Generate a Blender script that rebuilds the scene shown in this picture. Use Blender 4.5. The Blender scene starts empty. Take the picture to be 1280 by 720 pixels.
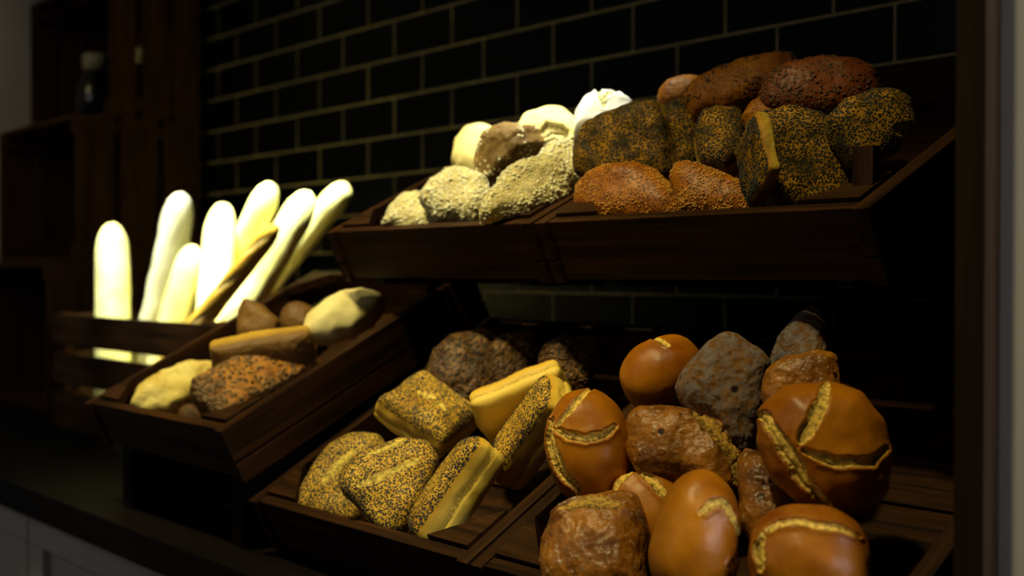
# A bakery counter: tilted wooden trays of rolls and loaves in front of a black tiled wall.
import bpy, bmesh, math, random
import numpy as np
from mathutils import Vector, Matrix, Quaternion, noise
PI = math.pi
S = bpy.context.scene
COL = S.collection

# ------------------------------------------------------------------ materials
def new_mat(name, rough=.6, spec=.5):
    m = bpy.data.materials.new(name); m.use_nodes = True
    b = m.node_tree.nodes['Principled BSDF']
    b.inputs['Roughness'].default_value = rough
    b.inputs['Specular IOR Level'].default_value = spec
    return m, m.node_tree, b
def nd(t, typ, **kw):
    n = t.nodes.new(typ)
    for k, v in kw.items():
        if k in n.inputs: n.inputs[k].default_value = v
        else: setattr(n, k, v)
    return n
def ramp(t, src, stops):
    r = t.nodes.new('ShaderNodeValToRGB'); e = r.color_ramp.elements
    while len(e) < len(stops): e.new(.5)
    for i, (p, c) in enumerate(stops):
        e[i].position = p; e[i].color = c if len(c) == 4 else (*c, 1)
    t.links.new(src, r.inputs[0]); return r.outputs[0]
def mix(t, fac, a, b):
    m = t.nodes.new('ShaderNodeMix'); m.data_type = 'RGBA'
    for sock, v in ((m.inputs[0], fac), (m.inputs[6], a), (m.inputs[7], b)):
        if isinstance(v, (int, float)): sock.default_value = v
        elif isinstance(v, tuple): sock.default_value = v if len(v) == 4 else (*v, 1)
        else: t.links.new(v, sock)
    return m.outputs[2]
def math_(t, op, a, b=None, clamp=False):
    m = t.nodes.new('ShaderNodeMath'); m.operation = op; m.use_clamp = clamp
    for sock, v in zip(m.inputs, (a, b)):
        if v is None: continue
        if isinstance(v, (int, float)): sock.default_value = v
        else: t.links.new(v, sock)
    return m.outputs[0]
def coords(t, scale=(1, 1, 1)):
    c = nd(t, 'ShaderNodeTexCoord'); mp = nd(t, 'ShaderNodeMapping'); mp.inputs['Scale'].default_value = scale
    oi = nd(t, 'ShaderNodeObjectInfo')
    ad = nd(t, 'ShaderNodeVectorMath', operation='ADD')
    sc = nd(t, 'ShaderNodeVectorMath', operation='SCALE'); sc.inputs['Scale'].default_value = 7.0
    cb = nd(t, 'ShaderNodeCombineXYZ')
    for i in range(3): t.links.new(oi.outputs['Random'], cb.inputs[i])
    t.links.new(cb.outputs[0], sc.inputs[0])
    t.links.new(c.outputs['Object'], ad.inputs[0]); t.links.new(sc.outputs[0], ad.inputs[1])
    t.links.new(ad.outputs[0], mp.inputs[0]); return mp.outputs[0]
def ntex(t, vec, scale, detail=3, rough=.55):
    n = nd(t, 'ShaderNodeTexNoise'); n.inputs['Scale'].default_value = scale
    n.inputs['Detail'].default_value = detail; n.inputs['Roughness'].default_value = rough
    t.links.new(vec, n.inputs['Vector']); return n.outputs[0]
def vor(t, vec, scale, out=0, feature='F1'):
    n = nd(t, 'ShaderNodeTexVoronoi', feature=feature); n.inputs['Scale'].default_value = scale
    t.links.new(vec, n.inputs['Vector']); return n.outputs[out]
def bump(t, b, h, strength=.4, dist=.002):
    n = nd(t, 'ShaderNodeBump'); n.inputs['Strength'].default_value = strength; n.inputs['Distance'].default_value = dist
    t.links.new(h, n.inputs['Height']); t.links.new(n.outputs[0], b.inputs['Normal'])
def attr(t, name): return nd(t, 'ShaderNodeAttribute', attribute_name=name).outputs['Fac']

def wood(name, axis, c1, c2, rough=.55):
    m, t, b = new_mat(name, rough, .12)
    sc = [26, 26, 26]; sc[axis] = 1.6
    v = coords(t, tuple(sc)); n = ntex(t, v, 3.0, 4, .6)
    sc2 = [150, 150, 150]; sc2[axis] = 3
    n2 = ntex(t, coords(t, tuple(sc2)), 2.0, 2)
    f = math_(t, 'ADD', math_(t, 'MULTIPLY', n, .7), math_(t, 'MULTIPLY', n2, .3))
    t.links.new(ramp(t, f, [(.36, c1), (.5, tuple((a + c) / 2 for a, c in zip(c1, c2))), (.64, c2)]), b.inputs['Base Color'])
    bump(t, b, f, .35, .0015); return m
D1, D2 = (.006, .0024, .0007), (.054, .0205, .0042)
WX, WY, WZ = [wood('tray_wood_' + 'xyz'[i], i, D1, D2) for i in range(3)]
K1, K2 = (.012, .0050, .0015), (.070, .028, .0080)
KX, KY, KZ = [wood('crate_wood_' + 'xyz'[i], i, K1, K2, .7) for i in range(3)]
BX = wood('dark_board', 0, (.0010, .0005, .0003), (.0045, .0018, .0008), .7)
def plain(name, c, rough=.6, spec=.4, metal=0, nscale=20, var=.2):
    m, t, b = new_mat(name, rough, spec); b.inputs['Metallic'].default_value = metal
    n = ntex(t, coords(t), nscale, 3)
    t.links.new(ramp(t, n, [(.3, tuple(x * (1 - var) for x in c)), (.7, tuple(min(1, x * (1 + var)) for x in c))]), b.inputs['Base Color'])
    return m
M_tile = plain('black_tile', (.0020, .0019, .0019), .35, .07, 0, 8)
M_mortar = plain('mortar', (.31, .255, .13), .9, .2, 0, 60, .3)
M_wall = plain('grey_plaster', (.80, .77, .74), .85, .2, 0, 5, .05)
M_brown = wood('post_brown', 2, (.018, .010, .005), (.035, .02, .01), .6)
M_cab = plain('white_lacquer', (.40, .38, .36), .45, .4, 0, 3, .04)
M_floor = plain('floor_stone', (.10, .09, .08), .6, .3, 0, 3, .2)
M_metal = plain('black_steel', (.012, .012, .012), .5, .4, .6, 10)
M_jar = plain('dark_glazed_jar', (.004, .004, .004), .2, .5, 0, 10)
M_lid = plain('pale_lid', (.30, .27, .20), .6, .4, 0, 10)

def crust(name, base, dark, crumb, rough=.5, mott=18, speck=None, flour=None, topc=None, seedy=None, spec=.35, bstr=.35, side=None, sideoff=0., pits=0):
    '''base/dark: mottled crust; crumb: torn crack; side: band below the topping; flour: dusting; seedy: (scale, size, colour) seeds baked on'''
    m, t, b = new_mat(name, rough, spec)
    v = coords(t)
    n1 = ntex(t, v, mott, 4, .6)
    c = ramp(t, n1, [(.32, dark), (.66, base)])
    h = ntex(t, v, 120, 4, .6)
    if side is not None:
        zz = attr(t, 'zn')
        f = ramp(t, math_(t, 'ADD', math_(t, 'ADD', zz, sideoff), math_(t, 'MULTIPLY', n1, .5)), [(.05, (0, 0, 0)), (.55, (1, 1, 1))])
        c = mix(t, f, side, c)
    if flour is not None:
        vs = coords(t, (1, 1, 1)); n2 = ntex(t, vs, flour[0], 5, .75)
        f = ramp(t, n2, [(flour[1], (0, 0, 0)), (flour[1] + .12, (1, 1, 1))])
        c = mix(t, math_(t, 'MULTIPLY', f, flour[2]), c, flour[3])
    if pits:
        pv = vor(t, v, pits); pn = ntex(t, v, 30, 2)
        f = math_(t, 'MULTIPLY', ramp(t, pv, [(.12, (1, 1, 1)), (.25, (0, 0, 0))]), ramp(t, pn, [(.5, (0, 0, 0)), (.58, (1, 1, 1))]))
        c = mix(t, f, c, tuple(x * .25 for x in dark)); h = math_(t, 'SUBTRACT', h, f)
    if seedy is not None:
        tp = attr(t, 'top')
        d = vor(t, v, seedy[0]); nm = ntex(t, v, 42, 3)
        s = ramp(t, d, [(seedy[1], (1, 1, 1)), (seedy[1] + .10, (0, 0, 0))])
        cover = ramp(t, nm, [(seedy[3], (0, 0, 0)), (seedy[3] + .14, (1, 1, 1))])
        edge = ramp(t, math_(t, 'ADD', tp, math_(t, 'MULTIPLY', math_(t, 'SUBTRACT', ntex(t, v, 90, 3), .5), .9)), [(.45, (0, 0, 0)), (.55, (1, 1, 1))])
        f = math_(t, 'MULTIPLY', math_(t, 'MULTIPLY', s, cover), edge)
        c = mix(t, f, c, seedy[2]); h = math_(t, 'ADD', h, math_(t, 'MULTIPLY', f, 1.2))
    cr = attr(t, 'crumb')
    cf = ramp(t, math_(t, 'ADD', cr, math_(t, 'MULTIPLY', math_(t, 'SUBTRACT', ntex(t, v, 160, 3), .5), .5)), [(.38, (0, 0, 0)), (.6, (1, 1, 1))])
    cn = ramp(t, ntex(t, v, 260, 3), [(.36, tuple(x * .42 for x in crumb)), (.56, crumb)])
    c = mix(t, cf, c, cn)
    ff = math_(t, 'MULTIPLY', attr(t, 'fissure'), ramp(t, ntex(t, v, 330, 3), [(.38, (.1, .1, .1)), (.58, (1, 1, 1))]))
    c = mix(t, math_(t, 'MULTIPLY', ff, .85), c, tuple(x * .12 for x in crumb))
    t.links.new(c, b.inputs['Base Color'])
    r = t.nodes.new('ShaderNodeMix'); r.data_type = 'FLOAT'; r.inputs[2].default_value = rough; r.inputs[3].default_value = .9
    t.links.new(cf, r.inputs[0]); t.links.new(r.outputs[0], b.inputs['Roughness'])
    hh = math_(t, 'ADD', h, math_(t, 'MULTIPLY', math_(t, 'MULTIPLY', ntex(t, v, 300, 4, .7), cf), 2.0))
    bump(t, b, hh, bstr, .0016)
    return m
MAT = {
 'gold': crust('golden_crust', (.52, .190, .004), (.24, .060, .002), (1.0, .68, .13), .38, 15, side=(.58, .32, .022), sideoff=.34, spec=.30, bstr=.25),
 'rustic': crust('rye_crust', (.44, .165, .010), (.10, .030, .002), (.62, .36, .05), .40, 34, flour=(150, .56, .60, (.74, .58, .36)), pits=60, bstr=.6, spec=.40),
 'grey': crust('floured_rye_crust', (.24, .11, .022), (.035, .018, .006), (.42, .25, .08), .7, 16, flour=(120, .43, .55, (.235, .24, .27)), pits=50, bstr=.6, spec=.2),
 'poppy': crust('poppy_roll_crust', (.80, .50, .050), (.56, .30, .016), (.92, .70, .14), .5, 20, side=(.93, .68, .12), seedy=(470, .46, (.040, .041, .036), .24), spec=.2),
 'darkpoppy': crust('dark_poppy_crust', (.46, .225, .010), (.034, .029, .008), (.72, .56, .08), .55, 44, side=(.50, .36, .05), seedy=(430, .46, (.018, .019, .012), .08), spec=.15),
 'darkseed': crust('dark_seed_crust', (.20, .095, .012), (.06, .024, .004), (.5, .35, .1), .6, 26, seedy=(230, .40, (.024, .015, .006), .2), bstr=.9),
 'sesame': crust('sesame_roll_crust', (.44, .145, .005), (.15, .040, .002), (.66, .46, .08), .42, 30, side=(.36, .22, .04), seedy=(420, .36, (.06, .020, .002), .34), spec=.25),
 'long': crust('orange_loaf_crust', (.44, .165, .006), (.20, .060, .003), (.85, .66, .10), .55, 22, seedy=(300, .28, (.10, .034, .003), .34), spec=.2),
 'red': crust('reddish_loaf_crust', (.22, .055, .006), (.10, .022, .003), (.6, .45, .12), .5, 14, seedy=(260, .28, (.045, .014, .004), .34)),
 'oat': crust('oat_roll_crust', (.68, .58, .22), (.48, .39, .13), (.74, .60, .2), .7, 30, seedy=(300, .34, (.86, .80, .50), .30), bstr=.8),
 'pale': crust('pale_floured_crust', (.84, .76, .34), (.66, .54, .18), (.60, .50, .22), .7, 12, bstr=.4),
 'oatdark': crust('browned_oat_crust', (.22, .13, .025), (.11, .060, .012), (.6, .45, .2), .7, 24, seedy=(260, .28, (.36, .26, .08), .48), bstr=.8),
 'white':  crust('white_floured_crust', (.85, .84, .80), (.74, .72, .66), (.78, .74, .36), .75, 10, bstr=.4),
 'ciabatta': crust('ciabatta_crust', (.78, .66, .20), (.54, .38, .06), (.8, .68, .34), .7, 26, side=(.44, .26, .03), bstr=.7),
 'slab': crust('seeded_slab_crust', (.52, .23, .022), (.20, .070, .006), (.6, .4, .15), .5, 40, seedy=(170, .36, (.06, .032, .010), .36), bstr=.9),
 'brown': crust('brown_loaf_crust', (.20, .10, .015), (.11, .050, .008), (.5, .35, .1), .6, 14, side=(.62, .38, .03)),
 'baguette': crust('baguette_crust', (.88, .84, .45), (.78, .68, .24), (.95, .92, .6), .7, 12, bstr=.3, spec=.1),
 'whitebaguette': crust('floured_baguette_crust', (.80, .78, .72), (.60, .55, .45), (.9, .86, .75), .7, 14, bstr=.3),
 'brownbaguette': crust('brown_baguette_crust', (.50, .30, .05), (.36, .19, .02), (.6, .45, .2), .5, 16, bstr=.4, spec=.15),
}
def seedmat(n, c): return plain(n, c, .5, .4, 0, 400, .45)
SEED = {
 'poppy':  ('poppy_seeds', seedmat('poppy_seed', (.045, .044, .042)), .0007, .0006, .0005),
 'sesame': ('sesame_seeds', seedmat('sesame_seed', (.55, .26, .030)), .0014, .0009, .0006),
 'oat':    ('oat_flakes', seedmat('oat_flake', (.78, .68, .42)), .0021, .0016, .0005),
 'sun':    ('sunflower_seeds', seedmat('sunflower_seed', (.20, .12, .04)), .0036, .0019, .0011),
 'lin':    ('linseeds', seedmat('linseed', (.10, .045, .014)), .0022, .0012, .0007),
}
# ------------------------------------------------------------------ mesh helpers
def link(name, me, mats, parent=None, smooth=False):
    o = bpy.data.objects.new(name, me); COL.objects.link(o)
    for m in (mats if isinstance(mats, (list, tuple)) else [mats]): me.materials.append(m)
    if smooth: me.polygons.foreach_set('use_smooth', [True] * len(me.polygons))
    if parent is not None: o.parent = parent
    return o
def tag(o, label=None, cat=None, group=None, kind=None):
    for k, v in (('label', label), ('category', cat), ('group', group), ('kind', kind)):
        if v: o[k] = v
    return o
def empty(name, loc=(0, 0, 0), rot=(0, 0, 0)):
    o = bpy.data.objects.new(name, None); COL.objects.link(o); o.location = loc; o.rotation_euler = rot
    o.empty_display_size = .05; return o
def box(bm, x0, x1, y0, y1, z0, z1):
    v = [bm.verts.new(p) for p in ((x0, y0, z0), (x1, y0, z0), (x1, y1, z0), (x0, y1, z0), (x0, y0, z1), (x1, y0, z1), (x1, y1, z1), (x0, y1, z1))]
    for f in ((0, 3, 2, 1), (4, 5, 6, 7), (0, 1, 5, 4), (1, 2, 6, 5), (2, 3, 7, 6), (3, 0, 4, 7)): bm.faces.new([v[i] for i in f])
def prism(bm, pts, z0, z1, axis=2):
    def P(a, b, c): return {2: (a, b, c), 0: (c, a, b), 1: (a, c, b)}[axis]
    lo = [bm.verts.new(P(a, b, z0)) for a, b in pts]; hi = [bm.verts.new(P(a, b, z1)) for a, b in pts]
    bm.faces.new(lo); bm.faces.new(hi[::-1]); n = len(pts)
    for i in range(n): bm.faces.new((lo[i], hi[i], hi[(i + 1) % n], lo[(i + 1) % n]))
def mesh(name, fn, mats, parent=None, bev=.0015, smooth=False):
    bm = bmesh.new(); fn(bm); bmesh.ops.recalc_face_normals(bm, faces=bm.faces)
    if bev: bmesh.ops.bevel(bm, geom=list(bm.edges), offset=bev, segments=2, affect='EDGES', profile=.7, clamp_overlap=True)
    me = bpy.data.meshes.new(name); bm.to_mesh(me); bm.free(); return link(name, me, mats, parent, smooth)

# ------------------------------------------------------------------ setting
TS, TH, Z0, GAP = .0966, .08, 1.23, .0042
def wall_tiles():
    bm = bmesh.new(); g = GAP / 2
    box(bm, -2.62, 2.3, .0016, .12, 0, 2.7)
    for f in bm.faces: f.material_index = 1
    for k in range(-15, 19):
        par = k % 2
        for m in range(-28, 25):
            if m % 2 != par: continue
            x0, x1 = m * TS + g, (m + 2) * TS - g; z0, z1 = Z0 + k * TH + g, Z0 + (k + 1) * TH - g
            if x0 < -2.62 or x1 > 2.3: continue
            e = .002
            v = [bm.verts.new(p) for p in ((x0, .006, z0), (x1, .006, z0), (x1, .006, z1), (x0, .006, z1),
                 (x0, .001, z0), (x1, .001, z0), (x1, .001, z1), (x0, .001, z1),
                 (x0 + e, 0, z0 + e), (x1 - e, 0, z0 + e), (x1 - e, 0, z1 - e), (x0 + e, 0, z1 - e))]
            for i in range(4):
                j = (i + 1) % 4
                bm.faces.new((v[i], v[j], v[4 + j], v[4 + i])); bm.faces.new((v[4 + i], v[4 + j], v[8 + j], v[8 + i]))
            bm.faces.new(v[8:12])
    me = bpy.data.meshes.new('wall_back'); bm.to_mesh(me); bm.free()
    return tag(link('wall_back', me, [M_tile, M_mortar]), kind='structure')
wall_tiles()
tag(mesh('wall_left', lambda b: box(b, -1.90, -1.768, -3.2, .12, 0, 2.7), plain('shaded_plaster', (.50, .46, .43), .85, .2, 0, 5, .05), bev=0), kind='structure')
tag(mesh('wall_right', lambda b: box(b, 1.276, 1.30, -.70, .0, 0, 2.7), M_wall, bev=0), kind='structure')
tag(mesh('trim_1', lambda b: box(b, 1.255, 1.276, -.72, -.003, 0, 2.7), M_brown, bev=.001), kind='structure')
tag(mesh('floor', lambda b: box(b, -3.2, 3.2, -3.2, .12, -.05, 0), M_floor, bev=0), kind='structure')
tag(mesh('ceiling', lambda b: box(b, -3.2, 3.2, -3.2, .12, 2.7, 2.75), plain('ceiling_grey', (.12, .12, .12), .9), bev=0), kind='structure')

# counter: dark worktop on pale panelled cabinets
CT = .935
tag(mesh('worktop', lambda b: box(b, -1.764, 1.252, -.815, -.004, CT - .042, CT), BX, bev=.003),
    'long dark brown wooden worktop carrying the bread trays and crates', 'worktop')
def cabinet(x0, x1, first):
    e = empty('base_cabinet', ((x0 + x1) / 2, -.4, 0)); w = (x1 - x0) / 2
    mesh('carcass', lambda b: box(b, -w + .002, w - .002, -.36, .39, .08, CT - .044), M_cab, e)
    mesh('plinth', lambda b: box(b, -w + .002, w - .002, -.32, .38, 0, .078), M_metal, e)
    def door(b):
        box(b, -w + .003, w - .003, -.380, -.362, .09, CT - .050)
        z0, z1, a = .09, CT - .050, w - .003
        for q in ((-a, a, z1 - .045, z1), (-a, a, z0, z0 + .06), (-a, -a + .06, z0 + .061, z1 - .046), (a - .06, a, z0 + .061, z1 - .046)):
            box(b, q[0], q[1], -.392, -.3805, q[2], q[3])
    mesh('door', door, M_cab, e)
    return e
edges = [-1.764, -1.30, -.85, -.267, .36, .96, 1.25]
for i in range(len(edges) - 1):
    c = cabinet(edges[i], edges[i + 1], i == 0)
    lab = {3: 'white panelled base cabinet right of the groove at the lower left', 2: 'white panelled base cabinet at the far lower left corner, left of the groove'}.get(i)
    if lab: tag(c, lab, 'cabinet')
    else: tag(c, 'white panelled base cabinet under the dark worktop, out of the picture', 'cabinet', 'cabinets out of the picture')

# ------------------------------------------------------------------ bread trays
CRATES = {'T1': {'o': [0.312, -0.578, 1.2535], 'tilt': 26, 'w': 0.402},
 'T2': {'o': [0.716, -0.575, 1.2535], 'tilt': 26, 'w': 0.402},
 'M': {'o': [-0.006, -0.772, 1.018], 'tilt': 26.5, 'w': 0.402},
 'L': {'o': [0.412, -0.742, 0.939], 'tilt': 29, 'w': 0.402},
 'R': {'o': [0.818, -0.742, 0.939], 'tilt': 29, 'w': 0.402}}
TH_ = .016
TRAY_LABEL = {
 'T1': 'tilted wooden tray of pale oat rolls on the upper rack, nearer the baguettes',
 'T2': 'tilted wooden tray of dark poppy and sesame rolls on the upper rack, farther right',
 'M': 'tilted wooden tray in front of the baguettes holding the sunflower seed slab and ciabatta',
 'L': 'tilted wooden tray of pale sided poppy rolls, at bottom middle',
 'R': 'tilted wooden tray of golden cracked rolls and rye rolls, at bottom right'}
def tray(key):
    c = CRATES[key]; W = c['w']; D = .42; H = .070
    e = empty('bread_tray', c['o'], (math.radians(c['tilt']), 0, 0)); tag(e, TRAY_LABEL[key], 'tray', 'tilted wooden bread trays')
    mesh('front_board', lambda b: box(b, TH_ + .0008, W - TH_ - .0008, .004, .004 + .013, .003, H), WX, e)
    mesh('back_board', lambda b: box(b, TH_ + .0008, W - TH_ - .0008, D - .014, D - .001, .003, H), WX, e)
    for x in (0, W - TH_):
        def side(b, x=x):
            box(b, x, x + TH_, 0, D, .028, H + .001); box(b, x, x + TH_, 0, D, 0, .0255)
        mesh('side_board', side, WY, e)
    def fl(b):
        n = 5; w = (D - .036) / n
        for i in range(n): box(b, TH_ + .001, W - TH_ - .001, .018 + i * w, .018 + (i + 1) * w - .004, 0, .0085)
    mesh('floor_slats', fl, WX, e)
    s = .062
    for sx in (0, 1):
        for sy in (0, 1):
            x = W - TH_ - .0015 if sx else TH_ + .0015; y = D - .016 if sy else .0185; dx = -s if sx else s; dy = -s * .9 if sy else s * .9
            mesh('corner_block', lambda b: prism(b, [(x, y), (x + dx, y), (x, y + dy)], H - .010, H + .004), WX, e, .001)
    return e
TR = {k: tray(k) for k in CRATES}
# short upright post in the front right corner of the upper right tray
_b = mesh('corner_post', lambda b: box(b, -.010, .010, -.006, .006, -.02, .052), WZ, TR['T2'], .001)
_b.location = (.373, .040, .055); _b.rotation_euler = (-math.radians(CRATES['T2']['tilt']), 0, 0)

# wall brackets carrying the two upper trays, wedge risers under the lower ones
def bracket(x, t, y0, z0):
    y1 = -.006; rise = (y1 - y0) * math.tan(math.radians(t))
    o = mesh('shelf_bracket', lambda b: prism(b, [(y0 + .015, z0 - .004 + .015 * math.tan(math.radians(t))), (y0 + .015, z0 - .003), (y1, z0 - .003), (y1, z0 - .004 + rise)], x - .009, x + .009, 0), M_metal, bev=.001)
    return tag(o, 'black steel wall bracket hidden beneath the two upper trays', 'bracket', 'brackets under the upper trays')
for k, xs in (('T1', (.06, .34)), ('T2', (.07, .35))):
    c = CRATES[k]
    for q in xs: bracket(c['o'][0] + q, c['tilt'], c['o'][1], c['o'][2])
def wedge(k, lab):
    c = CRATES[k]; O = c['o']; tn = math.tan(math.radians(c['tilt'])); y1 = .40
    base = CT - O[2] + .0006
    def f(b):
        for x in (.03, c['w'] - .055):
            prism(b, [(.012, base), (y1 - .06, base), (y1 - .06, (y1 - .06) * tn - .0035), (.012, max(base + .0008, .012 * tn - .0035))], x, x + .025, 0)
        box(b, .0555, c['w'] - .0555, .30, .318, base, base + .03)
    o = mesh('wedge_riser', f, BX, bev=0); o.location = O
    return tag(o, lab, 'riser', 'wedge risers under the lower trays')
wedge('L', 'dark wooden wedge riser under the tray of pale sided poppy rolls')
wedge('R', 'dark wooden wedge riser under the tray of golden cracked rolls')
wedge('M', 'dark wooden wedge riser under the tray with the seeded slab')
# ------------------------------------------------------------------ slatted crates at the left
def slat_crate(name, x0, x1, y0, y1, z0, z1, open_front, label, group, mats=(KX, KY, KZ), nsl=3):
    e = empty(name, ((x0 + x1) / 2, (y0 + y1) / 2, z0)); w = (x1 - x0) / 2; d = (y1 - y0) / 2; h = z1 - z0; T = .011; P = .032
    X, Y, Z = mats
    if not open_front:      # stands with its mouth up
        sh = (h - .012 - (nsl - 1) * .017) / nsl
        for nm, ya, yb in (('front_panel', -d, -d + T), ('back_panel', d - T, d)):
            def f(b, ya=ya, yb=yb):
                for i in range(nsl): box(b, -w, w, ya, yb, .012 + i * (sh + .017), .012 + i * (sh + .017) + sh)
            mesh(nm, f, X, e)
        for xa, xb in ((-w, -w + T), (w - T, w)):
            def f(b, xa=xa, xb=xb):
                for i in range(nsl): box(b, xa, xb, -d + T + .001, d - T - .001, .012 + i * (sh + .017), .012 + i * (sh + .017) + sh)
            mesh('end_panel', f, Y, e)
        for sx in (-1, 1):
            for sy in (-1, 1):
                xa = sx * (w - T - .001); ya = sy * (d - T - .001)
                mesh('corner_post', lambda b: prism(b, [(xa, ya), (xa - sx * P, ya), (xa, ya - sy * P)], .012, h + .004), Z, e, .001)
        mesh('base_panel', lambda b: box(b, -w, w, -d, d, 0, .0105), X, e)
    else:                   # stands on its side, mouth towards the room
        sw = (2 * d - 2 * .020) / 3
        for xa, xb in ((-w, -w + T), (w - T, w)):
            def f(b, xa=xa, xb=xb):
                for i in range(3): box(b, xa, xb, -d + i * (sw + .020), -d + i * (sw + .020) + sw, .0125, h - .0125)
            mesh('side_panel', f, Z, e)
        for nm, za, zb in (('top_panel', h - .012, h), ('bottom_panel', 0, .012)):
            def f(b, za=za, zb=zb):
                for i in range(3): box(b, -w, w, -d + i * (sw + .020), -d + i * (sw + .020) + sw, za, zb)
            mesh(nm, f, X, e)
        mesh('back_panel', lambda b: box(b, -w + T + .001, w - T - .001, d - T, d, .0125, h - .0125), X, e)
        for sx in (-1, 1):
            for zz in (.0125, h - .0125 - P):
                xa = sx * (w - T - .001)
                mesh('corner_rail', lambda b: box(b, min(xa, xa - sx * P), max(xa, xa - sx * P), -d + .002, d - T - .002, zz, zz + P), Y, e, .001)
    return tag(e, label, 'crate', group)
G1 = 'slatted wooden crates'
slat_crate('slatted_crate', -.955, -.235, -.50, -.17, CT + .0006, 1.176, False, 'slatted brown wooden crate holding upright baguettes, left of the trays', None)
ZC = [CT + .0006, 1.293, 1.650, 2.010]
SX = -1.20
slat_crate('shelf_crate', SX - .55, SX, -.42, -.03, ZC[0], ZC[1] - .001, True, 'wooden crate lying on its side at the bottom of the far left stack', 'crates stacked on their sides')
slat_crate('shelf_crate', SX - .55, SX, -.35, -.03, ZC[1], ZC[2] - .001, True, 'wooden crate lying on its side in the middle of the far left stack', 'crates stacked on their sides')
slat_crate('shelf_crate', SX - .55, SX, -.265, -.03, ZC[2], ZC[3], True, 'wooden crate on its side at the top of the far left stack, holding jars', 'crates stacked on their sides')
def lathe(bm, prof, n=32):
    rings = [[bm.verts.new((r * math.cos(2 * PI * i / n), r * math.sin(2 * PI * i / n), z)) for i in range(n)] for r, z in prof]
    for a, b in zip(rings, rings[1:]):
        for i in range(n): bm.faces.new((a[i], a[(i + 1) % n], b[(i + 1) % n], b[i]))
    bm.faces.new(rings[0][::-1]); bm.faces.new(rings[-1])
def jar(x, y, z, s, lab):
    e = empty('storage_jar', (x, y, z))
    mesh('body', lambda b: lathe(b, [(.030 * s, 0), (.044 * s, .008 * s), (.048 * s, .05 * s), (.044 * s, .095 * s), (.028 * s, .118 * s), (.026 * s, .13 * s)]), M_jar, e, 0, True)
    mesh('lid', lambda b: lathe(b, [(.031 * s, .1305 * s), (.032 * s, .165 * s), (.027 * s, .172 * s)]), M_lid, e, 0, True)
    return tag(e, lab, 'jar', 'jars in the top crate')
jar(-1.42, -.215, ZC[2] + .0122, 1.0, 'round black jar with pale lid at the mouth of the top left crate')
jar(-1.262, -.165, ZC[2] + .0122, 1.0, 'black jar with pale lid glimpsed through the slats of the top left crate')

# ------------------------------------------------------------------ bread
_ico = {}
def ico(level):
    if level not in _ico:
        bm = bmesh.new(); bmesh.ops.create_icosphere(bm, subdivisions=level, radius=1)
        me = bpy.data.meshes.new('tmp'); bm.to_mesh(me); bm.free()
        v = np.empty(len(me.vertices) * 3); me.vertices.foreach_get('co', v)
        fs = np.empty(len(me.polygons) * 3, dtype=np.int32); me.loops.foreach_get('vertex_index', fs)
        bpy.data.meshes.remove(me); _ico[level] = (v.reshape(-1, 3), fs.reshape(-1, 3))
    return _ico[level]
def tri_mesh(name, V, F):
    me = bpy.data.meshes.new(name); me.vertices.add(len(V)); me.vertices.foreach_set('co', V.astype(np.float32).ravel())
    me.loops.add(len(F) * 3); me.loops.foreach_set('vertex_index', F.astype(np.int32).ravel())
    me.polygons.add(len(F)); me.polygons.foreach_set('loop_start', np.arange(0, len(F) * 3, 3, dtype=np.int32))
    me.update(calc_edges=True); me.validate(); return me
def fattr(me, name, a):
    at = me.attributes.new(name, 'FLOAT', 'POINT'); at.data.foreach_set('value', a.astype(np.float32))
def fbm(V, scale, seed, octv=3):
    o = Vector((seed * 13.7, seed * 5.1, seed * 9.3))
    return np.array([noise.fractal(Vector(p) * scale + o, 1.0, 2.0, octv) for p in V.tolist()])
def sstep(a, b, x):
    t = np.clip((x - a) / (b - a), 0, 1); return t * t * (3 - 2 * t)
def radial(outline, th):
    '''outline: closed polygon around the origin -> softened radius per angle'''
    P = np.array(outline, float); n = 720; ang = np.linspace(-PI, PI, n, endpoint=False); R = np.zeros(n)
    for i in range(len(P)):
        a, b = P[i], P[(i + 1) % len(P)]; e = b - a
        den = np.cos(ang) * e[1] - np.sin(ang) * e[0]; den = np.where(abs(den) < 1e-9, 1e-9, den)
        t = (a[0] * e[1] - a[1] * e[0]) / den; s = (a[0] * np.sin(ang) - a[1] * np.cos(ang)) / den
        ok = (t > 0) & (s >= -1e-6) & (s <= 1 + 1e-6); R = np.where(ok, np.maximum(R, t), R)
    w = 17; ker = np.hanning(w * 2 + 1); ker /= ker.sum(); R = np.convolve(np.concatenate([R[-w:], R, R[:w]]), ker, 'valid')
    return np.interp((th + PI) % (2 * PI) - PI, np.append(ang, PI), np.append(R, R[0]))
SHAPES = {
 'ell': [(math.cos(a), math.sin(a)) for a in np.linspace(0, 2 * PI, 40, endpoint=False)],
 'rect': [(-.95, -1), (.95, -1), (1.02, 0), (.95, 1), (-.95, 1), (-1.02, 0)],
 'quad': [(-1, -.85), (.9, -1), (1, .8), (-.8, 1)],
 'tri': [(-1, -.8), (1, -.95), (.25, 1), (-.25, 1)],
}
rnd = random.Random(4)
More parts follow.
